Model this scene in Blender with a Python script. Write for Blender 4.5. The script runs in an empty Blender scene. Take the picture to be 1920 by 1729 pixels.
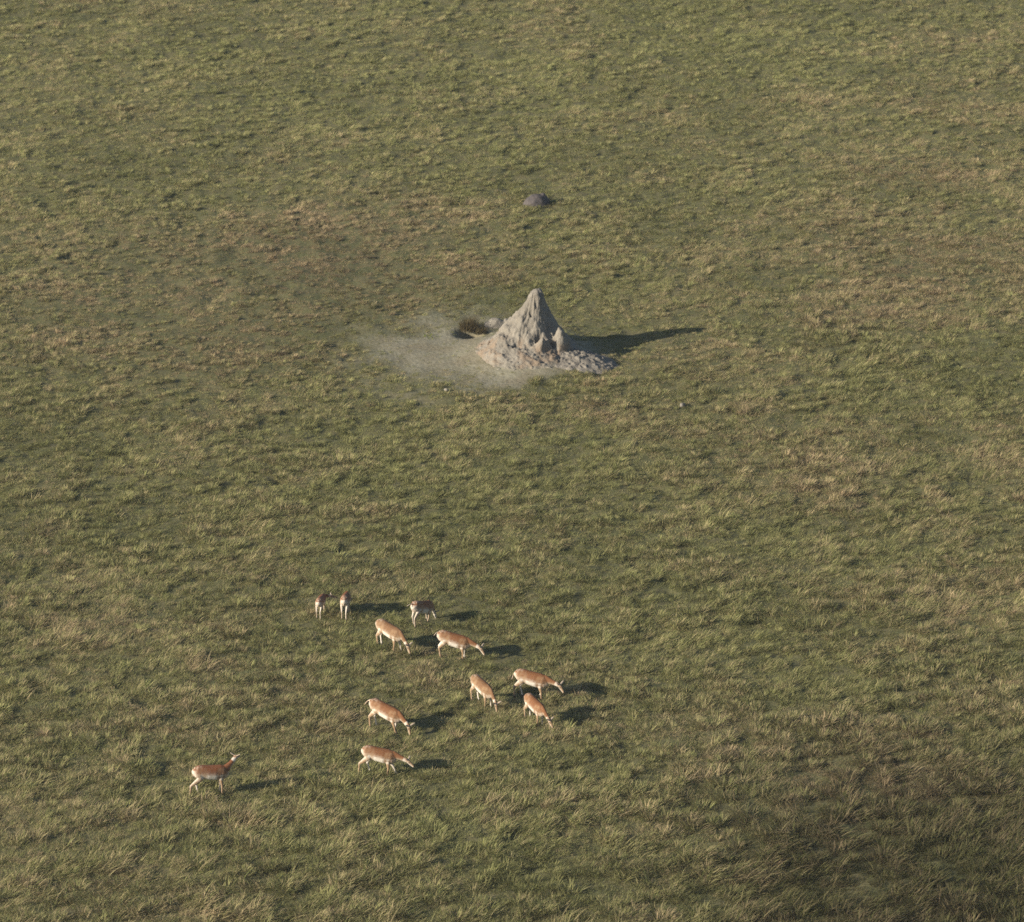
import bpy, math, random
import numpy as np
from mathutils import Vector, Matrix, Euler
from mathutils.kdtree import KDTree

scene = bpy.context.scene
COL = scene.collection
R = math.radians

# ------------------------------------------------------------------ camera
DIST, PITCH, FPX = 220.0, R(20.0), 11440.0          # metres, downward pitch, focal length in 1920-px units
cam_d = bpy.data.cameras.new('camera')
cam = bpy.data.objects.new('camera', cam_d)
COL.objects.link(cam)
CAM = Vector((0.0, -DIST * math.cos(PITCH), DIST * math.sin(PITCH)))
cam.location = CAM
cam.rotation_euler = (math.pi / 2 - PITCH, 0, 0)
cam_d.sensor_width = 36.0
cam_d.lens = FPX / 1920.0 * 36.0
cam_d.clip_start = 1.0
cam_d.clip_end = 6000.0
cam_d.dof.use_dof = True
cam_d.dof.focus_distance = 203.0
cam_d.dof.aperture_fstop = 1.1
scene.camera = cam

# ------------------------------------------------------------------ light
SUN_EL, SUN_AZ = R(20.0), R(24.0)                  # elevation; direction the shadows run, from +x towards +y
trav = Vector((math.cos(SUN_EL) * math.cos(SUN_AZ), math.cos(SUN_EL) * math.sin(SUN_AZ), -math.sin(SUN_EL)))
sun_d = bpy.data.lights.new('sun', 'SUN')
sun_d.energy = 4.2
sun_d.angle = R(0.5)
sun_d.color = (1.0, 0.87, 0.70)
sun = bpy.data.objects.new('sun', sun_d)
COL.objects.link(sun)
sun.rotation_euler = trav.to_track_quat('-Z', 'Y').to_euler()
sun.location = (-60, -20, 40)
world = bpy.data.worlds.new('World')
scene.world = world
world.use_nodes = True
wn = world.node_tree.nodes
wl = world.node_tree.links
wn.clear()
sky = wn.new('ShaderNodeTexSky')
sky.sky_type = 'NISHITA'
sky.sun_disc = False
sky.sun_elevation = SUN_EL
sky.sun_rotation = math.atan2(-trav.x, -trav.y)
bg = wn.new('ShaderNodeBackground')
bg.inputs['Strength'].default_value = 0.055
wo = wn.new('ShaderNodeOutputWorld')
wl.new(sky.outputs[0], bg.inputs['Color'])
wl.new(bg.outputs[0], wo.inputs['Surface'])
scene.view_settings.view_transform = 'Standard'
scene.view_settings.look = 'None'
scene.view_settings.exposure = 1.25
scene.view_settings.gamma = 1.0
scene.render.engine = 'CYCLES'
cy = scene.cycles
cy.max_bounces = 5
cy.diffuse_bounces = 3
cy.glossy_bounces = 1
cy.transmission_bounces = 2
cy.transparent_max_bounces = 4
cy.use_denoising = False
cy.filter_width = 1.6

# ------------------------------------------------------------------ noise
rng = np.random.default_rng(11)
T2 = rng.random((256, 256))
T3 = rng.random((64, 64, 64))


def vn2(x, y):
    xi, yi = np.floor(x).astype(int), np.floor(y).astype(int)
    fx, fy = x - xi, y - yi
    fx = fx * fx * fx * (fx * (fx * 6 - 15) + 10)
    fy = fy * fy * fy * (fy * (fy * 6 - 15) + 10)
    x0, x1, y0, y1 = xi & 255, (xi + 1) & 255, yi & 255, (yi + 1) & 255
    return (T2[x0, y0] * (1 - fx) + T2[x1, y0] * fx) * (1 - fy) + (T2[x0, y1] * (1 - fx) + T2[x1, y1] * fx) * fy


def fbm2(x, y, s, oct=3, off=0.0):
    x = np.asarray(x, float); y = np.asarray(y, float)
    v = 0; a = 1.0; t = 0.0
    for k in range(oct):
        c, sn = math.cos(0.7 * k + off), math.sin(0.7 * k + off)
        v = v + a * vn2((c * x - sn * y) * s + 17.3 * k + off * 31.7, (sn * x + c * y) * s + 9.1 * k - off * 12.9)
        t += a; a *= 0.5; s *= 2.03
    return v / t


def vn3(p):
    i = np.floor(p).astype(int)
    f = p - i
    f = f * f * (3 - 2 * f)
    r = 0
    for dx in (0, 1):
        wx = f[:, 0] if dx else 1 - f[:, 0]
        for dy in (0, 1):
            wy = f[:, 1] if dy else 1 - f[:, 1]
            for dz in (0, 1):
                wz = f[:, 2] if dz else 1 - f[:, 2]
                r = r + wx * wy * wz * T3[(i[:, 0] + dx) & 63, (i[:, 1] + dy) & 63, (i[:, 2] + dz) & 63]
    return r


def fbm3(p, s, oct=3, off=0.0):
    v = 0; a = 1.0; t = 0
    for k in range(oct):
        v = v + a * vn3(p * s + off + 13.7 * k)
        t += a; a *= 0.5; s *= 2.1
    return v / t


def sstep(a, b, x):
    t = np.clip((np.asarray(x, float) - a) / (b - a), 0, 1)
    return t * t * (3 - 2 * t)


# ------------------------------------------------------------------ ground positions
def flat_at(px, py, z=0.0):
    """where the sight line of a spot in the photograph meets the level z"""
    r = Vector(((px - 960.0) / FPX, -(py - 864.5) / FPX, -1.0))
    r = cam.rotation_euler.to_matrix() @ r
    t = (z - CAM.z) / r.z
    return CAM + r * t


MOUND = flat_at(1006, 663)
MX, MY = MOUND.x, MOUND.y


def soft_blob(x, y, cx, cy, rx, ry, rot=0.0):
    c, s = math.cos(rot), math.sin(rot)
    dx, dy = x - cx, y - cy
    u, v = (c * dx + s * dy) / rx, (-s * dx + c * dy) / ry
    return np.sqrt(u * u + v * v)


def P(px, py):
    q = flat_at(px, py)
    return q.x, q.y


def bare_mask(x, y):
    """1 where the earth round the termite mound is trodden bare"""
    n = (fbm2(x, y, 0.7, 4, 0.3) - 0.5) * 0.8
    a = soft_blob(x, y, *P(868, 662), 4.7, 5.6) + n
    b = soft_blob(x, y, *P(985, 668), 2.3, 3.2) + n * 0.8
    c = soft_blob(x, y, *P(1095, 682), 1.9, 1.7) + n
    d = soft_blob(x, y, *P(955, 702), 1.3, 2.2) + n
    m = np.maximum.reduce([0.84 * (1 - sstep(0.15, 1.30, a)) * (1 - 0.22 * (1 - sstep(.3, 1.2, soft_blob(x, y, *P(860, 712), 2.0, 2.0) + n))), 1 - sstep(0.6, 1.3, b), 0.40 * (1 - sstep(0.4, 1.2, c)), 1 - sstep(0.5, 1.2, d)])
    return m


HOLLOWS = [(*P(966, 1560), 0.55), (*P(1052, 1560), 0.35), (*P(884, 624), 0.75), (*P(1252, 1112), 0.4), (*P(300, 1290), .5),
           (*P(1290, 548), 0.35), (*P(652, 674), 0.32), (*P(1192, 765), 0.4), (*P(640, 1030), .45), (*P(520, 900), .5)]


def height(x, y):
    x = np.asarray(x, float); y = np.asarray(y, float)
    h = 0.30 * (fbm2(x, y, 0.07, 2, 1.1) - 0.5) + 0.12 * (fbm2(x, y, 0.9, 2, 2.2) - 0.5) + 0.14 * (fbm2(x, y, 2.0, 2, 8.2) - 0.5)
    m = bare_mask(x, y)
    h = h * (1 - 0.8 * m)
    d = np.hypot(x - MX, y - MY)
    h = h + 0.34 * (1 - sstep(0.8, 3.6, d))
    for hx, hy, hr in HOLLOWS:
        h = h - (0.55 if hr > 0.6 else 0.22) * (1 - sstep(0.2, 1.0, np.hypot((x - hx), (y - hy)) / hr))
    return h


def H(x, y):
    return float(height(np.array([x]), np.array([y]))[0])


def at(px, py, above=0.0):
    z = 0.0
    for _ in range(6):
        q = flat_at(px, py, z)
        z = H(q.x, q.y) + above
    return flat_at(px, py, z)


# ------------------------------------------------------------------ helpers
def tag(o, label=None, cat=None, group=None, kind=None):
    if label: o['label'] = label
    if cat: o['category'] = cat
    if group: o['group'] = group
    if kind: o['kind'] = kind
    return o


def mesh_obj(name, verts, faces, mat, parent=None, smooth=True, link=True):
    me = bpy.data.meshes.new(name)
    me.from_pydata([tuple(v) for v in verts], [], [tuple(f) for f in faces])
    me.update()
    if smooth:
        me.polygons.foreach_set('use_smooth', [True] * len(me.polygons))
    if mat: me.materials.append(mat)
    o = bpy.data.objects.new(name, me)
    if link: COL.objects.link(o)
    if parent: o.parent = parent
    return o


def fattr(me, name, vals):
    a = me.attributes.new(name, 'FLOAT', 'POINT')
    a.data.foreach_set('value', np.asarray(vals, np.float32).ravel())


class NT:
    def __init__(self, name):
        self.m = bpy.data.materials.new(name)
        self.m.use_nodes = True
        self.n = self.m.node_tree.nodes
        self.l = self.m.node_tree.links
        self.n.clear()
        self.out = self.n.new('ShaderNodeOutputMaterial')

    def new(self, t, **kw):
        x = self.n.new(t)
        for k, v in kw.items(): setattr(x, k, v)
        return x

    def attr(self, name, typ='GEOMETRY'):
        return self.new('ShaderNodeAttribute', attribute_name=name, attribute_type=typ).outputs['Fac']

    def mix(self, fac, a, b, blend='MIX'):
        x = self.new('ShaderNodeMix', data_type='RGBA', blend_type=blend)
        self.set(x.inputs['Factor'], fac); self.set(x.inputs['A'], a); self.set(x.inputs['B'], b)
        return x.outputs['Result']

    def set(self, sock, v):
        if isinstance(v, bpy.types.NodeSocket): self.l.new(v, sock)
        elif isinstance(v, tuple) and len(v) == 3: sock.default_value = (*v, 1)
        else: sock.default_value = v

    def math(self, op, a, b=0.0, c=0.0, clamp=False):
        x = self.new('ShaderNodeMath', operation=op, use_clamp=clamp)
        self.set(x.inputs[0], a); self.set(x.inputs[1], b); self.set(x.inputs[2], c)
        return x.outputs[0]

    def noise(self, scale, detail=3.0, rough=0.55, coord='Position'):
        x = self.new('ShaderNodeTexNoise')
        x.inputs['Scale'].default_value = scale
        x.inputs['Detail'].default_value = detail
        x.inputs['Roughness'].default_value = rough
        if coord == 'Position':
            self.l.new(self.new('ShaderNodeNewGeometry').outputs['Position'], x.inputs['Vector'])
        else:
            self.l.new(self.new('ShaderNodeTexCoord').outputs['Object'], x.inputs['Vector'])
        return x.outputs['Fac']

    def ramp(self, fac, lo, hi):
        x = self.new('ShaderNodeMapRange', interpolation_type='SMOOTHSTEP')
        self.set(x.inputs['Value'], fac); x.inputs['From Min'].default_value = lo; x.inputs['From Max'].default_value = hi
        return x.outputs['Result']

    def finish(self, color, rough=0.9, bump=None, bstr=0.5, bdist=0.02, spec=0.2):
        b = self.new('ShaderNodeBsdfPrincipled')
        self.set(b.inputs['Base Color'], color)
        b.inputs['Roughness'].default_value = rough
        b.inputs['Specular IOR Level'].default_value = spec
        if bump is not None:
            bp = self.new('ShaderNodeBump')
            bp.inputs['Strength'].default_value = bstr
            bp.inputs['Distance'].default_value = bdist
            self.l.new(bump, bp.inputs['Height'])
            self.l.new(bp.outputs[0], b.inputs['Normal'])
        self.l.new(b.outputs[0], self.out.inputs['Surface'])
        return self.m


# materials ----------------------------------------------------------
t = NT('soil')
n1 = t.ramp(t.noise(1.3, 4), 0.35, 0.65)
n2 = t.noise(9.0, 4)
dark = t.mix(n1, (0.092, 0.098, 0.046), (0.128, 0.120, 0.062))
pale = t.mix(t.ramp(t.noise(0.9, 4), 0.35, 0.68), (0.245, 0.236, 0.175), (0.210, 0.190, 0.134))
bm = t.attr('bare')
bm = t.ramp(t.math('ADD', bm, t.math('MULTIPLY', t.math('SUBTRACT', n2, 0.5), 0.5)), 0.05, 0.85)
c = t.mix(bm, dark, pale)
c = t.mix(t.math('MULTIPLY', t.ramp(t.noise(2.6, 5, 0.65), 0.52, 0.66), 0.45), c, (0.12, 0.115, 0.062))
c = t.mix(t.ramp(n2, 0.35, 0.7), t.mix(1.0, c, (0.78, 0.78, 0.78), 'MULTIPLY'), c)
SOIL = t.finish(c, 0.95, t.noise(6.0, 5), 0.6, 0.05, 0.1)

t = NT('mound_earth')
n = t.noise(1.1, 4, 0.6)
c = t.mix(t.ramp(n, 0.42, 0.66), (0.202, 0.190, 0.164), (0.150, 0.141, 0.122))
c = t.mix(t.math('MULTIPLY', t.attr('rust'), t.ramp(t.noise(2.2, 4), 0.35, 0.6)), c, (0.19, 0.15, 0.112))
c = t.mix(t.math('MULTIPLY', t.ramp(t.noise(14.0, 4, 0.65), 0.45, 0.75), 0.5), c, (0.14, 0.124, 0.104))
c = t.mix(t.attr('skirt'), c, t.mix(t.ramp(t.noise(0.9, 4), 0.35, 0.68), (0.245, 0.236, 0.175), (0.210, 0.190, 0.134)))
MOUNDM = t.finish(c, 0.95, t.noise(11.0, 6, 0.65), 0.8, 0.05, 0.1)

t = NT('grey_earth')
n = t.noise(3.0, 5, 0.6)
c = t.mix(t.ramp(n, 0.35, 0.65), (0.140, 0.130, 0.114), (0.20, 0.186, 0.160))
GREYM = t.finish(c, 0.95, t.noise(14.0, 5, 0.65), 0.8, 0.04, 0.1)

t = NT('smooth_grey_earth')
n = t.noise(5.0, 4, 0.6)
c = t.mix(t.ramp(n, 0.35, 0.65), (0.066, 0.061, 0.062), (0.088, 0.080, 0.080))
SMGREY = t.finish(c, 0.95, t.noise(14.0, 5, 0.65), 0.6, 0.03, 0.1)


def blade_material(name, greens, straw, instanced=True):
    t = NT(name)
    b = t.attr('blade')
    if instanced:
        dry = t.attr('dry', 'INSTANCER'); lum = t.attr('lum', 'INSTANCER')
    else:
        dry = t.attr('dry'); lum = None
    g = t.mix(t.ramp(b, 0.0, 0.7), greens[0], greens[1])
    k = t.ramp(t.math('ADD', t.math('MULTIPLY', b, 0.62), t.math('MULTIPLY', dry, 0.7)), 0.42, 1.0)
    s = t.mix(dry, straw[0], straw[1])
    c = t.mix(k, g, s)
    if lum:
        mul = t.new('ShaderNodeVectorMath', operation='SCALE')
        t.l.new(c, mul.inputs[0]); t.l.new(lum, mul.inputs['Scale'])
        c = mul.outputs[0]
    d = t.new('ShaderNodeBsdfDiffuse'); tr = t.new('ShaderNodeBsdfTranslucent')
    t.set(d.inputs['Color'], c); t.set(tr.inputs['Color'], c)
    mx = t.new('ShaderNodeMixShader'); mx.inputs[0].default_value = 0.35
    t.l.new(d.outputs[0], mx.inputs[1]); t.l.new(tr.outputs[0], mx.inputs[2])
    t.l.new(mx.outputs[0], t.out.inputs['Surface'])
    return t.m


GRASSM = blade_material('grass_blades', ((0.162, 0.182, 0.070), (0.270, 0.270, 0.120)), ((0.38, 0.335, 0.185), (0.335, 0.262, 0.165)))
DRYM = blade_material('dry_blades', ((0.050, 0.043, 0.022), (0.095, 0.078, 0.040)), ((0.13, 0.105, 0.058), (0.16, 0.13, 0.072)), False)
LEAFM = blade_material('weed_leaves', ((0.10, 0.13, 0.03), (0.17, 0.19, 0.05)), ((0.25, 0.22, 0.08), (0.25, 0.22, 0.08)), False)


def coat_material(name, coat, coat2):
    t = NT(name)
    n = t.noise(7.0, 3, 0.6, 'Object')
    c = t.mix(t.ramp(n, 0.3, 0.7), coat, coat2)
    c = t.mix(t.attr('pale'), c, (0.27, 0.188, 0.110))
    c = t.mix(t.attr('white'), c, (0.60, 0.57, 0.51))
    c = t.mix(t.attr('dark'), c, (0.035, 0.026, 0.02))
    hair = t.noise(60.0, 3, 0.6, 'Object')
    return t.finish(c, 0.75, hair, 0.35, 0.01, 0.25)


TAN = coat_material('tan_coat', (0.160, 0.088, 0.043), (0.128, 0.068, 0.032))
RUFOUS = coat_material('rufous_coat', (0.160, 0.071, 0.029), (0.128, 0.055, 0.022))
RUSSET = coat_material('russet_coat', (0.165, 0.064, 0.027), (0.125, 0.050, 0.022))

AUBURN = coat_material('auburn_coat', (0.185, 0.076, 0.032), (0.145, 0.058, 0.024))

# ------------------------------------------------------------------ ground
core_x = np.arange(-34, 34.01, 0.2)
core_y = np.arange(-52, 86.01, 0.22)
out_ = np.array([1, 3, 7, 15, 30, 60, 120, 240, 480, 960, 2000.0])
gx = np.concatenate([-34 - out_[::-1], core_x, 34 + out_])
gy = np.concatenate([-52 - out_[::-1], core_y, 86 + out_])
XX, YY = np.meshgrid(gx, gy, indexing='xy')
ZZ = height(XX, YY)
edge = np.maximum(np.maximum(np.abs(XX) - 34, 0), np.maximum(np.maximum(YY - 86, -52 - YY), 0))
ZZ = ZZ * (1 - sstep(0, 10, edge))
nx, ny = len(gx), len(gy)
verts = np.stack([XX.ravel(), YY.ravel(), ZZ.ravel()], 1)
idx = np.arange(nx * ny).reshape(ny, nx)
faces = np.stack([idx[:-1, :-1], idx[:-1, 1:], idx[1:, 1:], idx[1:, :-1]], -1).reshape(-1, 4)
me = bpy.data.meshes.new('ground')
me.vertices.add(len(verts)); me.vertices.foreach_set('co', verts.ravel())
me.loops.add(faces.size); me.loops.foreach_set('vertex_index', faces.ravel().astype(np.int32))
me.polygons.add(len(faces))
me.polygons.foreach_set('loop_start', np.arange(0, faces.size, 4, dtype=np.int32))
me.update(calc_edges=True)
me.polygons.foreach_set('use_smooth', [True] * len(faces))
fattr(me, 'bare', bare_mask(XX, YY).ravel() * (edge.ravel() < 1))
me.materials.append(SOIL)
ground = bpy.data.objects.new('ground', me)
COL.objects.link(ground)
tag(ground, kind='structure')


# ------------------------------------------------------------------ grass
def blades(rnd, n, radius, lmin, lmax, width, lean, leandir, spread, droop):
    """a patch of separate bent grass blades: vertices, faces, per-vertex random"""
    V, F, B = [], [], []
    for _ in range(n):
        r = radius * math.sqrt(rnd.random()); a = rnd.uniform(0, 2 * math.pi)
        x, y, z = r * math.cos(a), r * math.sin(a), -0.05
        L = rnd.uniform(lmin, lmax) * (1.0 - 0.35 * (r / radius) ** 2)
        az = rnd.gauss(leandir, spread)
        el = math.pi / 2 - abs(rnd.gauss(lean, 0.25))
        w = width * rnd.uniform(0.7, 1.3)
        seg = 3
        tw = rnd.uniform(0, math.pi)
        b = rnd.random()
        base = len(V)
        for k in range(seg + 1):
            ww = w * (1 - (k / seg) ** 2 * 0.85) * 0.5
            sx, sy = -math.sin(az + tw * 0.4), math.cos(az + tw * 0.4)
            V.append((x - sx * ww, y - sy * ww, z)); V.append((x + sx * ww, y + sy * ww, z))
            B += [b, b]
            e = el - droop * (k / seg)
            st = L / seg
            x += math.cos(az) * math.cos(e) * st; y += math.sin(az) * math.cos(e) * st; z += math.sin(e) * st
        for k in range(seg):
            o = base + 2 * k
            F.append((o, o + 1, o + 3, o + 2))
    return V, F, B


def tuft_blades(rnd, n, rb, lmin, lmax, width, wind, splay):
    """a domed tuft: blades fan outward from a small foot and nod with the wind (+x)"""
    V, F, B = [], [], []
    for _ in range(n):
        a = rnd.uniform(0, 2 * math.pi); q = math.sqrt(rnd.random())
        x, y, z = rb * q * math.cos(a), rb * q * math.sin(a), -0.05
        L = rnd.uniform(lmin, lmax)
        dx = q * math.cos(a) * splay + wind + rnd.gauss(0, .22); dy = q * math.sin(a) * splay + rnd.gauss(0, .22)
        d = Vector((dx, dy, 1.0)).normalized()
        az = math.atan2(dy, dx) + rnd.uniform(-.5, .5)
        w = width * rnd.uniform(.7, 1.35); b = rnd.random(); base = len(V); seg = 3
        droop = rnd.uniform(.25, .75)
        p = Vector((x, y, z))
        for k in range(seg + 1):
            ww = w * (1 - (k / seg) ** 2 * .8) * .5
            sx, sy = -math.sin(az) * ww, math.cos(az) * ww
            V.append((p.x - sx, p.y - sy, p.z)); V.append((p.x + sx, p.y + sy, p.z)); B += [b, b]
            d = (d + Vector((d.x, d.y, 0)).normalized() * droop * .35 - Vector((0, 0, droop * .33))).normalized() if k else d
            p = p + d * (L / seg)
        for k in range(seg):
            o = base + 2 * k
            F.append((o, o + 1, o + 3, o + 2))
    return V, F, B


src = bpy.data.collections.new('grass_sources')
for k in range(20):
    rnd = random.Random(100 + k)
    if k < 4:       # short carpet between the tufts
        V, F, B = blades(rnd, 100, 0.25, 0.09, 0.20, 0.012, 0.5, 0.0, 2.2, 0.8)
    elif k < 12:    # domed tufts
        V, F, B = tuft_blades(rnd, 95, rnd.uniform(.08, .13), .12, .24, 0.012, rnd.uniform(.1, .35), rnd.uniform(.7, 1.1))
    elif k < 17:    # lodged, combed over by the wind
        V, F, B = blades(rnd, 85, 0.17, 0.16, 0.34, 0.012, 0.75, 0.0, 0.75, 0.8)
    else:           # tall straw stalks
        V, F, B = blades(rnd, 14, 0.22, 0.28, 0.55, 0.009, 0.7, 0.0, 0.9, 0.9)
        B = [0.7 + 0.3 * b for b in B]
    o = mesh_obj('grass_patch', V, F, GRASSM, smooth=False, link=False)
    fattr(o.data, 'blade', B)
    o.name = 'patch_%02d' % k
    src.objects.link(o)


def scatter(density, jit):
    cell = 1 / math.sqrt(density)
    cx, cy_ = np.meshgrid(np.arange(-33, 33, cell), np.arange(-50, 78, cell), indexing='ij')
    x = (cx + rng.uniform(-.5, .5, cx.shape) * cell * jit).ravel()
    y = (cy_ + rng.uniform(-.5, .5, cx.shape) * cell * jit).ravel()
    c_, s_ = math.cos(.4), math.sin(.4)
    k = np.abs(x) < 15.5 + 0.08 * (y + 40.0) + 4.0       # what the frame shows and a wide margin
    return x[k], y[k]


ax_, ay_ = scatter(18.0, 1.5)
bx_, by_ = scatter(20.0, 1.5)
px_ = np.concatenate([ax_, bx_]); py_ = np.concatenate([ay_, by_])
is_tuft = np.concatenate([np.zeros(len(ax_), bool), np.ones(len(bx_), bool)])
m = bare_mask(px_, py_)
dm = np.hypot(px_ - MX, py_ - MY)
gapn = fbm2(px_, py_, 2.0, 2, 3.3)
big = fbm2(px_, py_, 0.12, 3, 4.4)
mid = fbm2(px_, py_, 0.45, 3, 5.5)
keep = rng.random(len(px_)) > np.clip(m * 0.98, 0, 0.80)
keep &= ~(is_tuft & (rng.random(len(px_)) < np.clip(m * 2.0, 0, 1)))
keep &= dm > 1.5
for hx, hy, hr in HOLLOWS:
    keep &= ~((np.hypot(px_ - hx, py_ - hy) < hr * 0.6) & is_tuft)
# gaps between the tufts, where the low sun does not reach the ground
keep &= ~(is_tuft & (gapn < 0.43) & (rng.random(len(px_)) < 0.9))
keep &= ~(is_tuft & (rng.random(len(px_)) < 0.12))
px_, py_, m, gapn, big, mid, is_tuft = [a[keep] for a in (px_, py_, m, gapn, big, mid, is_tuft)]
npt = len(px_)
pz_ = height(px_, py_)


def region(cx, cy, rx, ry, rot=0.0):
    return 1 - sstep(0.3, 1.15, soft_blob(px_, py_, cx, cy, rx, ry, rot))


brown = 0.85 * region(*P(360, 570), 10, 14) + 0.75 * region(*P(740, 480), 7, 9) + 0.35 * region(*P(1800, 1600), 9, 13) + 0.35 * region(*P(1350, 1500), 8, 9) + 0.18 * region(*P(1560, 900), 3.5, 5) + 0.55 * region(*P(1760, 480), 7, 14)
green = 0.5 * region(*P(1150, 130), 18, 16) + 0.35 * region(*P(880, 870), 8, 8) + 0.25 * region(*P(1300, 1200), 9, 14)
dry = 0.34 + 0.6 * (big - 0.5) + 0.7 * (mid - 0.5) + 0.45 * brown - 0.30 * green + rng.normal(0, 0.20, npt)
dry = np.clip(dry, 0, 1)
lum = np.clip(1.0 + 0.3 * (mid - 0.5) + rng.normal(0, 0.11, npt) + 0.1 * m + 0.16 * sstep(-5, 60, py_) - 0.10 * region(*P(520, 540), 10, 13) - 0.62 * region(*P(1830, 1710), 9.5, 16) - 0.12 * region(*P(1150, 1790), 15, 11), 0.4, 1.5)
tall = 0.62 * region(*P(1800, 1600), 10, 16) + 0.35 * region(*P(900, 1700), 22, 14) + 0.22 * region(*P(1560, 900), 2.6, 4) + 0.3 * region(*P(1600, 660), 4, 5)
shade_zone = region(*P(1180, 640), 5.5, 5)       # short grass, lowered so the mound's cast shadow reads clearly
shortgrass = np.zeros(npt)                             # tufts shrunk where the antelopes' shadows fall, so the shadows show
for q_ in ((680, 1150), (850, 1158), (800, 1192), (925, 1216), (1085, 1285), (1075, 1335), (805, 1345), (800, 1425), (468, 1462), (940, 1310)):
    shortgrass = np.maximum(shortgrass, region(*P(*q_), 1.9, 2.2))
worn = region(*P(480, 560), 11, 15)
scl = np.where(is_tuft, (0.55 + 1.15 * sstep(0.40, 0.66, gapn)) * (1 + 0.6 * tall), 0.85 + 0.25 * sstep(.3, .55, gapn) + 0.2 * mid)
scl *= (0.8 + 0.4 * mid) * (1 - 0.6 * m) * (1 - 0.35 * shade_zone) * (1 - 0.3 * worn) * (1 - 0.15 * shortgrass) * rng.uniform(0.75, 1.25, npt) * (1.0 - 0.36 * sstep(-40, 45, py_)) * 0.9
lodge = fbm2(px_, py_, 0.30, 2, 6.6)
u = rng.random(npt)
tk = np.where(u < 0.05 + 0.08 * tall, rng.integers(17, 20, npt), np.where(u < 0.14 + 0.6 * sstep(0.45, 0.68, lodge) + .25 * tall, rng.integers(12, 17, npt), rng.integers(4, 12, npt)))
kind = np.where(is_tuft, tk, rng.integers(0, 4, npt))
ang = 2 * math.pi * fbm2(px_, py_, 0.16, 2, 7.7) * 1.5 + rng.normal(0, 0.8, npt) + 0.9
rot = np.stack([rng.normal(0, 0.10, npt), rng.normal(0, 0.10, npt), ang], 1)

gm = bpy.data.meshes.new('grass')
gm.vertices.add(npt)
gm.vertices.foreach_set('co', np.stack([px_, py_, pz_], 1).astype(np.float32).ravel())
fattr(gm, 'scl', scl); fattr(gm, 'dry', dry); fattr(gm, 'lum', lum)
a = gm.attributes.new('kind', 'INT', 'POINT'); a.data.foreach_set('value', kind.astype(np.int32))
a = gm.attributes.new('rot', 'FLOAT_VECTOR', 'POINT'); a.data.foreach_set('vector', rot.astype(np.float32).ravel())
gm.materials.append(GRASSM)
grass = bpy.data.objects.new('grass', gm)
COL.objects.link(grass)
tag(grass, 'olive green and straw coloured savanna grass covering the plain', 'grass', kind='stuff')
ng = bpy.data.node_groups.new('grass_spread', 'GeometryNodeTree')
ng.interface.new_socket('Geometry', in_out='INPUT', socket_type='NodeSocketGeometry')
ng.interface.new_socket('Geometry', in_out='OUTPUT', socket_type='NodeSocketGeometry')
gi = ng.nodes.new('NodeGroupInput'); go = ng.nodes.new('NodeGroupOutput')
ci = ng.nodes.new('GeometryNodeCollectionInfo')
ci.inputs['Collection'].default_value = src
ci.inputs['Separate Children'].default_value = True
ci.inputs['Reset Children'].default_value = True
ip = ng.nodes.new('GeometryNodeInstanceOnPoints')
ip.inputs['Pick Instance'].default_value = True


def nattr(name, typ):
    q = ng.nodes.new('GeometryNodeInputNamedAttribute')
    q.data_type = typ
    q.inputs['Name'].default_value = name
    return q.outputs['Attribute']


e2r = ng.nodes.new('FunctionNodeEulerToRotation')
ng.links.new(nattr('rot', 'FLOAT_VECTOR'), e2r.inputs[0])
ng.links.new(gi.outputs[0], ip.inputs['Points'])
ng.links.new(ci.outputs[0], ip.inputs['Instance'])
ng.links.new(nattr('kind', 'INT'), ip.inputs['Instance Index'])
ng.links.new(e2r.outputs[0], ip.inputs['Rotation'])
ng.links.new(nattr('scl', 'FLOAT'), ip.inputs['Scale'])
ng.links.new(ip.outputs[0], go.inputs[0])
md = grass.modifiers.new('spread', 'NODES')
md.node_group = ng


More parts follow.
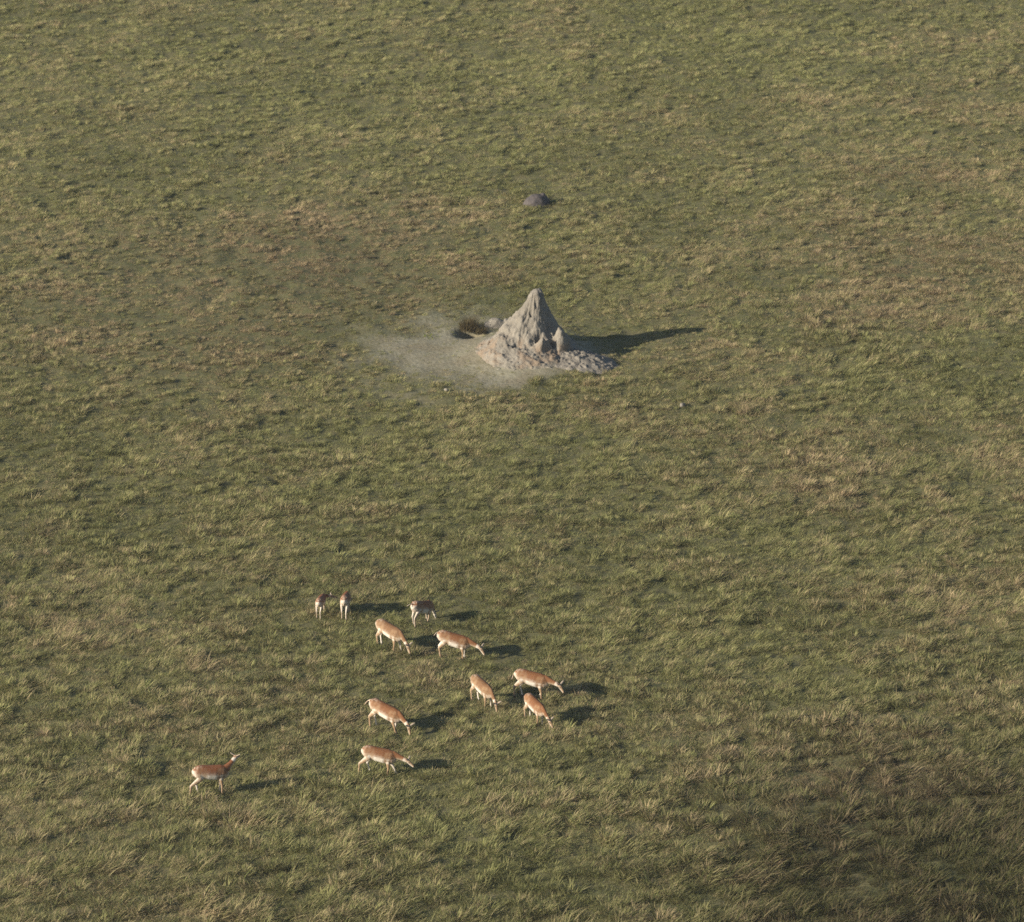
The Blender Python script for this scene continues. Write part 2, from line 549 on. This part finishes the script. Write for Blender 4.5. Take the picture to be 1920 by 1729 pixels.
# ------------------------------------------------------------------ watertight lofts, fused by a voxel remesh
class Loft:
    def __init__(self):
        self.V, self.F, self.A = [], [], []

    def tube(self, pts, side=Vector((0, 1, 0)), paint=None, n=14):
        """pts: (point, half width, half height); paint(k, u, v) -> (pale, white, dark), u along side, v along up"""
        pts = [(Vector(p), a, b) for p, a, b in pts]
        base = len(self.V)
        m = len(pts)
        for k, (p, a, b) in enumerate(pts):
            q0 = pts[max(k - 1, 0)][0]; q1 = pts[min(k + 1, m - 1)][0]
            tn = (q1 - q0).normalized()
            s = (side - tn * side.dot(tn)).normalized()
            up = tn.cross(s) * (1 if tn.cross(s).z >= -0.2 or True else -1)
            up = s.cross(tn) * -1
            for i in range(n):
                an = 2 * math.pi * i / n
                u, v = math.cos(an), math.sin(an)
                self.V.append(p + s * (a * u) + up * (b * v))
                self.A.append(paint(k, u, v) if paint else (0, 0, 0))
        for k in range(m - 1):
            for i in range(n):
                j = (i + 1) % n
                o = base + k * n
                self.F.append((o + i, o + j, o + n + j, o + n + i))
        for k, flip in ((0, True), (m - 1, False)):
            c = len(self.V)
            self.V.append(pts[k][0].copy())
            self.A.append(paint(k, 0, 0) if paint else (0, 0, 0))
            for i in range(n):
                j = (i + 1) % n
                o = base + k * n
                self.F.append((c, o + j, o + i) if flip else (c, o + i, o + j))

    def fuse(self, name, voxel, smooth=3):
        me = bpy.data.meshes.new(name + '_raw')
        me.from_pydata([tuple(v) for v in self.V], [], self.F)
        o = bpy.data.objects.new(name + '_raw', me)
        COL.objects.link(o)
        r = o.modifiers.new('r', 'REMESH'); r.mode = 'VOXEL'; r.voxel_size = voxel; r.use_smooth_shade = True
        if smooth:
            s = o.modifiers.new('s', 'SMOOTH'); s.factor = 0.5; s.iterations = smooth
        dg = bpy.context.evaluated_depsgraph_get()
        dg.update()
        res = bpy.data.meshes.new_from_object(o.evaluated_get(dg))
        bpy.data.objects.remove(o); bpy.data.meshes.remove(me)
        res.name = name
        return res

    def transfer(self, me):
        kd = KDTree(len(self.V))
        for i, v in enumerate(self.V): kd.insert(v, i)
        kd.balance()
        out = np.zeros((len(me.vertices), 3))
        for i, v in enumerate(me.vertices):
            sw = 0; acc = np.zeros(3)
            for co, j, d in kd.find_n(v.co, 5):
                w = 1 / (d * d + 2e-4)
                acc += w * np.array(self.A[j]); sw += w
            out[i] = acc / sw
        for c, nm in enumerate(('pale', 'white', 'dark')):
            fattr(me, nm, out[:, c])


def ss(a, b, x):
    t_ = min(max((x - a) / (b - a), 0), 1)
    return t_ * t_ * (3 - 2 * t_)


# ------------------------------------------------------------------ antelopes
def make_antelope(label, anchor_px, anchor_local, heading, neck, neck_turn, head, head_turn, legs, tail, mat, size=1.0, ear=0.35, bend=0.0, drop=0.15):
    """neck, head: pitch in degrees (negative = down); legs: foot offsets (front left, front right, hind left, hind right)"""
    L = Loft()

    def torso_paint(k, u, v):
        w = ss(0.08, -0.30, v) * (1 if 3 <= k <= 6 else .35)
        if k <= 2: w = (.7, .65, .35)[k] * ss(0.15, -0.4, v)
        p = ss(0.15, -0.45, v) * 0.75
        return (p, w, 0)
    st = [(-0.60, .85, .045, .06), (-0.565, .83, .105, .125), (-0.47, .795, .158, .200), (-0.33, .772, .172, .220), (-0.12, .740, .190, .232),
          (0.08, .722, .188, .242), (0.26, .718, .165, .245), (0.38, .725, .135, .220), (0.475, .745, .085, .15), (0.51, .755, .035, .07)]
    L.tube([(Vector((x, bend * (x * x), z - drop * (x + .6))), a, b) for x, z, a, b in st], paint=torso_paint, n=20)
    # withers and hip bones
    L.tube([((0.10, 0, .885 - drop * .7), .02, .03), ((0.22, 0, .905 - drop * .8), .045, .05), ((0.34, 0, .875 - drop * .9), .03, .04)])
    # neck
    nb = Vector((0.385, 0, 0.80 - drop))
    Mz = Matrix.Rotation(R(neck_turn), 3, 'Z')
    nd = Mz @ Vector((math.cos(R(neck)), 0, math.sin(R(neck))))
    nl = 0.47
    start_dir = Vector((math.cos(R(neck * .5 + 5)), 0, math.sin(R(neck * .5 + 5))))
    p0 = nb - start_dir * 0.16
    p1 = nb + start_dir * 0.05
    p2 = p1 + (nd * .75 + start_dir * .25).normalized() * (nl * .45)
    p3 = p2 + nd * (nl * .5)
    side = Mz @ Vector((0, 1, 0))

    def neck_paint(k, u, v):
        return (ss(0.1, -0.7, v) * 0.9, ss(-0.6, -1.0, v) * 0.7, 0)
    L.tube([(p0, .085, .16), (p1, .080, .140), (p1.lerp(p2, .5), .068, .110), (p2, .056, .084), (p3, .048, .066)], side=(Vector((0, 1, 0)) + side).normalized(), paint=neck_paint)
    # head
    Mh = Matrix.Rotation(R(neck_turn + head_turn), 3, 'Z')
    hd = Mh @ Vector((math.cos(R(head)), 0, math.sin(R(head))))
    hs = Mh @ Vector((0, 1, 0))
    hu = hd.cross(hs)
    if hu.z < 0 and abs(head) < 89: hu = -hu
    hp = p3 + nd * 0.02

    def head_paint(k, u, v):
        dk = 0.0
        if k >= 6: dk = 0.75
        if k == 2 and abs(v - 0.15) < 0.35 and abs(u) > 0.75: dk = 0.9
        return (0.75 if k > 1 else .3, ss(0.2, -0.7, v) * .9, dk)
    L.tube([(hp - hd * .05, .035, .04), (hp, .050, .058), (hp + hd * .07, .052, .062), (hp + hd * .13, .042, .054), (hp + hd * .19, .033, .044), (hp + hd * .245, .029, .036), (hp + hd * .275, .022, .026), (hp + hd * .285, .010, .012)], side=hs, paint=head_paint)
    for s in (1, -1):
        ed = (hs * s * 0.80 - hd * ear + hu * 0.42).normalized()
        eb = hp - hd * .015 + hs * (s * .035) + hu * .035
        L.tube([(eb, .016, .016), (eb + ed * .05, .034, .016), (eb + ed * .10, .036, .014), (eb + ed * .145, .022, .011), (eb + ed * .175, .008, .008)], side=hd, paint=lambda k, u, v: (.8, .35 if k < 4 else 0, .5 if k == 4 else 0), n=10)
    # front legs
    for i, s in ((0, 1), (1, -1)):
        fx = legs[i]
        sh = Vector((0.30, s * .105, .74 - drop * .85)); el = Vector((0.245, s * .095, .55 - drop * .8))
        fo = Vector((0.25 + fx, s * .085, 0.0)); lift = 0.0
        kn = el.lerp(fo, .47) + Vector((0.018, 0, 0))
        fet = el.lerp(fo, .86) + Vector((-0.008, 0, 0))

        def fp(k, u, v, s=s):
            inner = ss(0.1, 0.8, -u * s)
            return (.45 + .4 * (k >= 3), inner * .9 if k >= 2 else 0.0, (.9 if k >= 7 else 0) + (.35 if (k in (4, 5) and v > .5) else 0))
        L.tube([(sh + Vector((.0, 0, .10)), .03, .06), (sh, .060, .115), (el + Vector((0, 0, .06)), .054, .092), (el.lerp(kn, .35), .040, .056), (kn, .030, .036), (kn.lerp(fet, .5), .024, .027), (fet, .026, .030), (fo + Vector((.012, 0, .035)), .024, .028), (fo + Vector((.018, 0, 0)), .027, .036)], paint=fp, n=12)
    # hind legs
    for i, s in ((2, 1), (3, -1)):
        fx = legs[i]
        hip = Vector((-0.43, s * .085, .83)); stf = Vector((-0.335 + fx * .25, s * .115, .58))
        fo = Vector((-0.50 + fx, s * .09, 0.0))
        hock = Vector((-0.545 + fx * .62, s * .092, .355))
        d_ = fo - hock
        fet = hock + d_ * .78

        def hpaint(k, u, v, s=s):
            inner = max(ss(-0.1, 0.6, -u * s), .6 * ss(.35, .85, -v) * (k <= 5))
            return ((.25, .45, .75, .85)[min(k, 3)], (inner * .95 if k >= 1 else inner * .3), (.9 if k >= 8 else 0))
        L.tube([(hip + Vector((.02, 0, .09)), .03, .07), (hip, .068, .145), (hip.lerp(stf, .55), .075, .150), (stf, .060, .105), (stf.lerp(hock, .5), .046, .074), (hock, .030, .044), (hock.lerp(fet, .45), .024, .028), (fet, .026, .031), (fo + Vector((.012, 0, .035)), .024, .028), (fo + Vector((.018, 0, 0)), .027, .036)], paint=hpaint, n=12)
    # tail
    tb = Vector((-0.575, 0, .885)); ta, tl, ty = tail
    d0 = Vector((-math.cos(R(ta)), ty, math.sin(R(ta)))).normalized()
    d1 = (d0 + Vector((0, 0, -0.55))).normalized()
    L.tube([(tb + Vector((.04, 0, 0)), .020, .020), (tb + d0 * .04, .019, .019), (tb + d0 * tl * .5, .016, .016), (tb + d0 * tl * .5 + d1 * tl * .35, .019, .019), (tb + d0 * tl * .5 + d1 * tl * .55, .012, .012)], side=Vector((0.1, 1, 0)), paint=lambda k, u, v: (.8, .6 * (v < 0), .0 if k < 3 else .1), n=10)
    me = L.fuse('antelope', 0.0115, 2)
    L.transfer(me)
    me.materials.append(mat)
    me.polygons.foreach_set('use_smooth', [True] * len(me.polygons))
    o = bpy.data.objects.new('antelope', me)
    COL.objects.link(o)
    o.rotation_euler = (0, 0, R(heading))
    o.scale = (size,) * 3
    al = Vector(anchor_local) * size
    w = at(anchor_px[0], anchor_px[1], al.z)
    off = Matrix.Rotation(R(heading), 3, 'Z') @ Vector((al.x, al.y, 0))
    x, y = w.x - off.x, w.y - off.y
    o.location = (x, y, H(x, y))
    tag(o, label, 'antelope', 'antelopes grazing on the plain')
    return o


BODY = (-0.05, 0, .74)
RUMP = (-0.52, 0, .82)
herd = [
    ('antelope seen from behind at the far left of the trio of rumps, head turned right', (597, 1129), RUMP, 79, -12, -50, -20, -20, (.02, -.04, .03, -.04), (-80, .26, 0), RUSSET, .75, .35, 0, .06),
    ('reddish antelope seen straight from behind, its long shadow touching the tail of the next', (645, 1128), RUMP, 84, -52, 0, -60, 0, (.10, -.06, .02, -.14), (-82, .26, 0), RUSSET, .88, .35, 0, .12),
    ('antelope facing away with its pale tail flicked out to the left', (776, 1138), RUMP, 52, -60, 10, -65, 0, (.06, -.10, .10, -.06), (8, .24, .35), AUBURN, .95, .35, 0, .24),
    ('light tan antelope grazing head down just below the one with the flicked tail', (730, 1177), BODY, -42, -44, -4, -66, 0, (.16, -.04, .02, .02), (-82, .24, 0), TAN, 1.02),
    ('tan antelope with tail curled over its rump, lowering its head, upper right of the herd', (851, 1195), BODY, -12, -24, -8, -56, -8, (.04, .02, -.04, .02), (-25, .20, -.9), RUFOUS, 1.0, .35, 0, .17),
    ('slim antelope grazing nose in the grass beside the overlapping pair, leaving no clear shadow', (904, 1282), BODY, -54, -46, -6, -74, 0, (.10, -.02, .14, -.02), (-85, .26, 0), TAN, .98, .35, 0, .18),
    ('antelope stretching its neck forward, standing behind the smaller one of the overlapping pair', (997, 1269), BODY, -18, -17, -6, -50, -15, (-.06, .06, .12, -.10), (-62, .34, 0), RUFOUS, 1.03, .35, 0, .10),
    ('smaller antelope in front of the overlapping pair, its head lowest, ear raised', (1003, 1317), BODY, -57, -40, 6, -52, 4, (.04, -.02, .04, -.02), (-85, .24, 0), RUFOUS, .95),
    ('large orange tan antelope grazing steeply with both ears spread and tail held out', (723, 1326), BODY, -32, -38, -8, -74, -12, (-.02, .12, .06, -.06), (-32, .34, .1), RUFOUS, 1.06, .35, 0, .20),
    ('orange antelope in long stride, hind leg trailing, nose low, nearest of the grazers', (711, 1411), BODY, -10, -20, -6, -40, -6, (.26, -.02, .14, -.20), (-86, .24, 0), RUFOUS, 1.0, .35, 0, .11),
    ('brown antelope standing alert with raised neck, apart from the herd at lower left', (395, 1447), BODY, 13, 47, 16, -16, 36, (-.02, .04, .08, -.22), (-86, .26, 0), RUSSET, 1.03, .35, 0, .02),
]
for a in herd:
    make_antelope(*a)


# ------------------------------------------------------------------ termite mounds and earth
def rough_mesh(name, L, voxel, amps, mat, loc, rotz=0.0, smooth=2, rust=None, seed=0.0):
    me = L.fuse(name, voxel, smooth)
    n = len(me.vertices)
    co = np.zeros(n * 3); me.vertices.foreach_get('co', co); co = co.reshape(-1, 3)
    no = np.zeros(n * 3); me.vertex_normals.foreach_get('vector', no); no = no.reshape(-1, 3)
    d = np.zeros(n)
    for s, a, zs, ridged in amps:
        q = co * np.array([1, 1, zs])
        f = fbm3(q, s, 3, seed + s)
        if ridged: d += a * (1 - np.abs(2 * f - 1) * 2.2)
        else: d += a * 2 * (f - 0.5)
    co = co + no * d[:, None]
    me.vertices.foreach_set('co', co.ravel()); me.update()
    me.polygons.foreach_set('use_smooth', [True] * len(me.polygons))
    fattr(me, 'rust', rust(co) if rust else np.zeros(n))
    me.materials.append(mat)
    o = bpy.data.objects.new(name, me)
    COL.objects.link(o)
    o.location = loc; o.rotation_euler = (0, 0, rotz)
    return o


def cone(L, x, y, prof, lean=(0, 0), sx=1.0, sy=1.0, n=22):
    L.tube([(Vector((x + lean[0] * z, y + lean[1] * z, z)), r * sx, r * sy) for z, r in prof], side=Vector((1, 0, 0)), n=n)


def build_mound():
    nr, na = 190, 300
    rad = 3.7 * (np.arange(1, nr + 1) / nr) ** 1.25
    th = np.arange(na) * 2 * math.pi / na
    RR, TT = np.meshgrid(rad, th, indexing='ij')
    X, Y = RR * np.cos(TT), RR * np.sin(TT)
    # the skirt reaches farther to the left and the front than to the right and back
    stretch = 1.0 + 0.30 * np.clip(-np.cos(TT), 0, 1) ** 1.3 + 0.22 * np.clip(-np.sin(TT), 0, 1) - 0.20 * np.clip(np.cos(TT), 0, 1) * sstep(.5, 1.4, RR)
    q3 = np.stack([np.cos(TT).ravel() * 1.6, np.sin(TT).ravel() * 1.6, RR.ravel() * 1.5], 1)
    wob = (fbm3(q3, 1.1, 3, 2.0) - .5).reshape(RR.shape)
    gul = fbm3(np.stack([np.cos(TT).ravel() * 2.6, np.sin(TT).ravel() * 2.6, RR.ravel() * 1.6], 1), 1.5, 3, 9.0).reshape(RR.shape)
    gul = np.abs(2 * gul - 1)
    re = RR / stretch * (1 + 0.40 * wob)
    Z = np.interp(re, [0, .10, .19, .27, .35, .49, .70, .96, 1.30, 1.75, 2.2, 2.7, 4.0], [2.52, 2.50, 2.44, 2.24, 1.93, 1.53, 1.13, .84, .56, .34, .18, .03, -.25])
    env = sstep(.15, .6, RR) * (1 - sstep(1.2, 2.3, RR))
    Z = Z - env * 0.06 * (1 - sstep(.0, .40, gul))                       # rain gullies
    def bump(cx, cy, r, h, p=2.0):
        d = np.hypot(X - cx, Y - cy) / r
        return h * np.exp(-d ** p)
    Z = Z + bump(.92, -.86, .24, .62, 3.2) + bump(1.10, -.55, .16, .40, 3) + bump(.45, -1.1, .24, .16, 2.5) + bump(.18, -1.25, .18, .30, 3)
    Z = Z + bump(-1.0, .1, .42, .36, 2.4) + bump(-.68, -.5, .3, .22, 2.4) + bump(-1.3, -.6, .3, .16) + bump(.55, .5, .5, .35)
    Z = Z - bump(.10, -.98, .13, .55, 3) - bump(.62, -1.0, .12, .30, 3) - bump(-.75, -1.15, .13, .2, 3) - bump(-.2, -.42, .06, .25, 3) - bump(-.02, -.38, .06, .2, 3)
    P3 = np.stack([X.ravel(), Y.ravel(), Z.ravel() * .7], 1)
    amp = (0.35 + 0.65 * (1 - sstep(1.5, 3.0, RR))).ravel()
    Z = Z + (amp * (0.20 * (fbm3(P3, 1.7, 3, 4.0) - .5) + 0.14 * (fbm3(P3, 4.2, 3, 6.0) - .5) + 0.07 * (fbm3(P3, 10.0, 3, 8.0) - .5))).reshape(RR.shape) * sstep(.05, .35, RR)
    crumb = fbm3(P3, 7.0, 2, 3.0).reshape(RR.shape)
    Z = Z + 0.05 * sstep(.55, .72, crumb) * sstep(1.1, 1.6, RR) * (1 - sstep(2.2, 3.0, RR))
    base = height((X + MX).ravel(), (Y + MY).ravel()).reshape(RR.shape) - H(MX, MY)
    Z = Z + base * sstep(1.2, 2.4, RR)
    V = np.concatenate([[[0, 0, 2.5]], np.stack([X.ravel(), Y.ravel(), Z.ravel()], 1)])
    ix = 1 + np.arange(nr * na).reshape(nr, na)
    nx_ = np.roll(ix, -1, axis=1)
    F = np.stack([ix[:-1], ix[1:], nx_[1:], nx_[:-1]], -1).reshape(-1, 4).tolist()
    F += [(0, int(ix[0, k]), int(nx_[0, k])) for k in range(na)]
    o = mesh_obj('termite_mound', V, F, MOUNDM)
    co = V
    # sideways roughness, so the faces are not just a height map
    no = np.zeros(len(V) * 3); o.data.vertex_normals.foreach_get('vector', no); no = no.reshape(-1, 3)
    rr_ = np.hypot(co[:, 0], co[:, 1])
    d = (0.14 * (fbm3(co, 2.6, 3, 12.0) - .5) + 0.07 * (fbm3(co, 7.0, 2, 15.0) - .5)) * sstep(2.4, 1.2, rr_)
    co = co + no * d[:, None]
    o.data.vertices.foreach_set('co', co.ravel()); o.data.update()
    fattr(o.data, 'rust', sstep(1.1, .5, co[:, 2]) * sstep(.02, .2, co[:, 2]) * sstep(.44, .52, fbm3(co, 1.4, 3, 5.5)))
    fattr(o.data, 'skirt', sstep(1.5, 2.6, rr_ / np.concatenate([[1], stretch.ravel()])))
    o.location = (MX, MY, H(MX, MY) - 0.33)
    return o


mound = build_mound()
tag(mound, 'tall pale grey conical termite mound casting a long pointed shadow', 'termite mound')

L = Loft()
cone(L, 0, 0, [(-.25, .52), (0, .47), (.2, .38), (.36, .24), (.44, .08)], (0.12, 0), 1.15, .85)
cone(L, .25, .05, [(-.25, .32), (0, .30), (.25, .22), (.4, .12), (.44, .03)])
q = at(1006, 384)
o = rough_mesh('termite_mound', L, 0.03, [(2.0, .05, 1, False), (7, .02, 1, False)], SMGREY, (q.x, q.y, q.z + .04), 0.2, 2, seed=3.0)
tag(o, 'low rounded dark grey termite mound poking out of the grass', 'termite mound')

L = Loft()
cone(L, 0, 0, [(-.2, .45), (0, .42), (.18, .34), (.3, .2), (.34, .05)], (0, 0), 1.0, .7)
cone(L, .38, .03, [(-.2, .25), (0, .24), (.2, .17), (.3, .05)])
cone(L, -.3, -.05, [(-.2, .2), (0, .19), (.12, .13), (.2, .04)])
q = at(930, 612)
o = rough_mesh('earth_chunk', L, 0.03, [(2.5, .07, 1, False), (8, .03, 1, False)], MOUNDM, (q.x, q.y, q.z), 0.0, 1, seed=7.0)
tag(o, 'grey lump of crumbled earth beside the dark burrow, left of the tall mound', 'earth lump')

def earth_patch(name, px, py, rx, ry, h, mat, seed, crumbs):
    q = at(px, py)
    nr, na = 46, 130
    rad = (np.arange(1, nr + 1) / nr)
    th = np.arange(na) * 2 * math.pi / na
    RR, TT = np.meshgrid(rad, th, indexing='ij')
    wob = (fbm3(np.stack([np.cos(TT).ravel() * 1.5, np.sin(TT).ravel() * 1.5, RR.ravel() * .3], 1), 1.3, 3, seed) - .5).reshape(RR.shape)
    X, Y = RR * np.cos(TT) * rx * (1 + .8 * wob), RR * np.sin(TT) * ry * (1 + .8 * wob)
    Pp = np.stack([X.ravel(), Y.ravel(), np.full(X.size, seed)], 1)
    env = 1 - sstep(.1, 1.0, RR)
    Z = h * env * (.45 + 1.1 * fbm3(Pp, 1.6, 3, seed).reshape(RR.shape))
    Z = Z + crumbs * (1 - sstep(.6, 1, RR)) * ((fbm3(Pp, 5.5, 3, seed + 3).reshape(RR.shape) - .45) + .6 * sstep(.55, .7, fbm3(Pp, 9.0, 2, seed + 5).reshape(RR.shape)))
    Z = Z - .10 * sstep(.75, 1.0, RR) + height((X + q.x).ravel(), (Y + q.y).ravel()).reshape(RR.shape) - q.z
    V = np.concatenate([[[0, 0, Z[0].mean()]], np.stack([X.ravel(), Y.ravel(), Z.ravel()], 1)])
    ix = 1 + np.arange(nr * na).reshape(nr, na); nx_ = np.roll(ix, -1, axis=1)
    F = np.stack([ix[:-1], ix[1:], nx_[1:], nx_[:-1]], -1).reshape(-1, 4).tolist()
    F += [(0, int(ix[0, k]), int(nx_[0, k])) for k in range(na)]
    o = mesh_obj(name, V, F, mat)
    o.location = (q.x, q.y, q.z)
    return o


o = earth_patch('earth_heap', 1098, 680, 1.5, 1.3, .19, GREYM, 9.0, .075)
tag(o, 'low grey heap of loose clods right of the tall mound, under its shadow', 'earth heap')


def small_stone(px, py, s, label, mat, seed):
    L = Loft()
    cone(L, 0, 0, [(-.6 * s, .7 * s), (0, 1.0 * s), (.45 * s, .75 * s), (.65 * s, .2 * s)], (.1, 0), 1.3, .8, 12)
    q = at(px, py)
    o = rough_mesh('earth_clod', L, 0.02, [(5, .03, 1, False), (14, .012, 1, False)], mat, (q.x, q.y, q.z + .05), seed, 1, seed=seed)
    tag(o, label, 'clod')


small_stone(1280, 762, .13, 'bluish grey clod lying in the grass right of and below the earth heap', GREYM, 1.3)
small_stone(836, 733, .085, 'small pale clod on the grazed patch below the bare earth left of the mound', MOUNDM, 2.1)


def tuft(name, px, py, n, radius, lmin, lmax, width, lean, droop, mat, label, cat, drylo, dryhi, seed, lift=0.0):
    rnd = random.Random(seed)
    V, F, B = blades(rnd, n, radius, lmin, lmax, width, lean, 0, 2.5, droop)
    q = at(px, py)
    o = mesh_obj(name, V, F, mat, smooth=False)
    fattr(o.data, 'blade', B); fattr(o.data, 'dry', [rnd.uniform(drylo, dryhi)] * len(B))
    o.location = (q.x, q.y, q.z + lift)
    tag(o, label, cat)
    return o


tuft('dry_grass_tuft', 880, 616, 620, .36, .35, .75, .012, .3, .7, DRYM, 'brown dry grass tuft overhanging the dark burrow left of the tall mound', 'dry grass', .5, .6, 21)
tuft('dry_grass_tuft', 902, 622, 200, .22, .2, .42, .012, .4, .7, DRYM, 'smaller brown grass tuft between the burrow and the tall mound', 'dry grass', .3, .4, 22)
tuft('weed', 806, 632, 120, .34, .12, .26, .035, .8, .8, LEAFM, 'low bright green leafy weed on the bare earth left of the burrow', 'weed', 0, .1, 23)
tuft('weed', 911, 612, 40, .12, .1, .22, .03, .6, .8, LEAFM, 'tiny green weed against the grey earth lump', 'weed', 0, .1, 24)


# ------------------------------------------------------------------ air
hz = NT('haze_air')
pv = hz.new('ShaderNodeVolumePrincipled')
pv.inputs['Color'].default_value = (0.80, 0.88, 1.0, 1)
pv.inputs['Density'].default_value = 0.00011
pv.inputs['Anisotropy'].default_value = 0.2
hz.l.new(pv.outputs[0], hz.out.inputs['Volume'])
X0, X1, Y0, Y1, Z0, Z1 = -2100, 2100, -2120, 2150, -2.0, CAM.z + 6
hv = [(x, y, z) for z in (Z0, Z1) for x, y in ((X0, Y0), (X1, Y0), (X1, Y1), (X0, Y1))]
hf = [(3, 2, 1, 0), (4, 5, 6, 7), (0, 1, 5, 4), (1, 2, 6, 5), (2, 3, 7, 6), (3, 0, 4, 7)]
haze = mesh_obj('haze', hv, hf, hz.m, smooth=False)
tag(haze, kind='stuff')
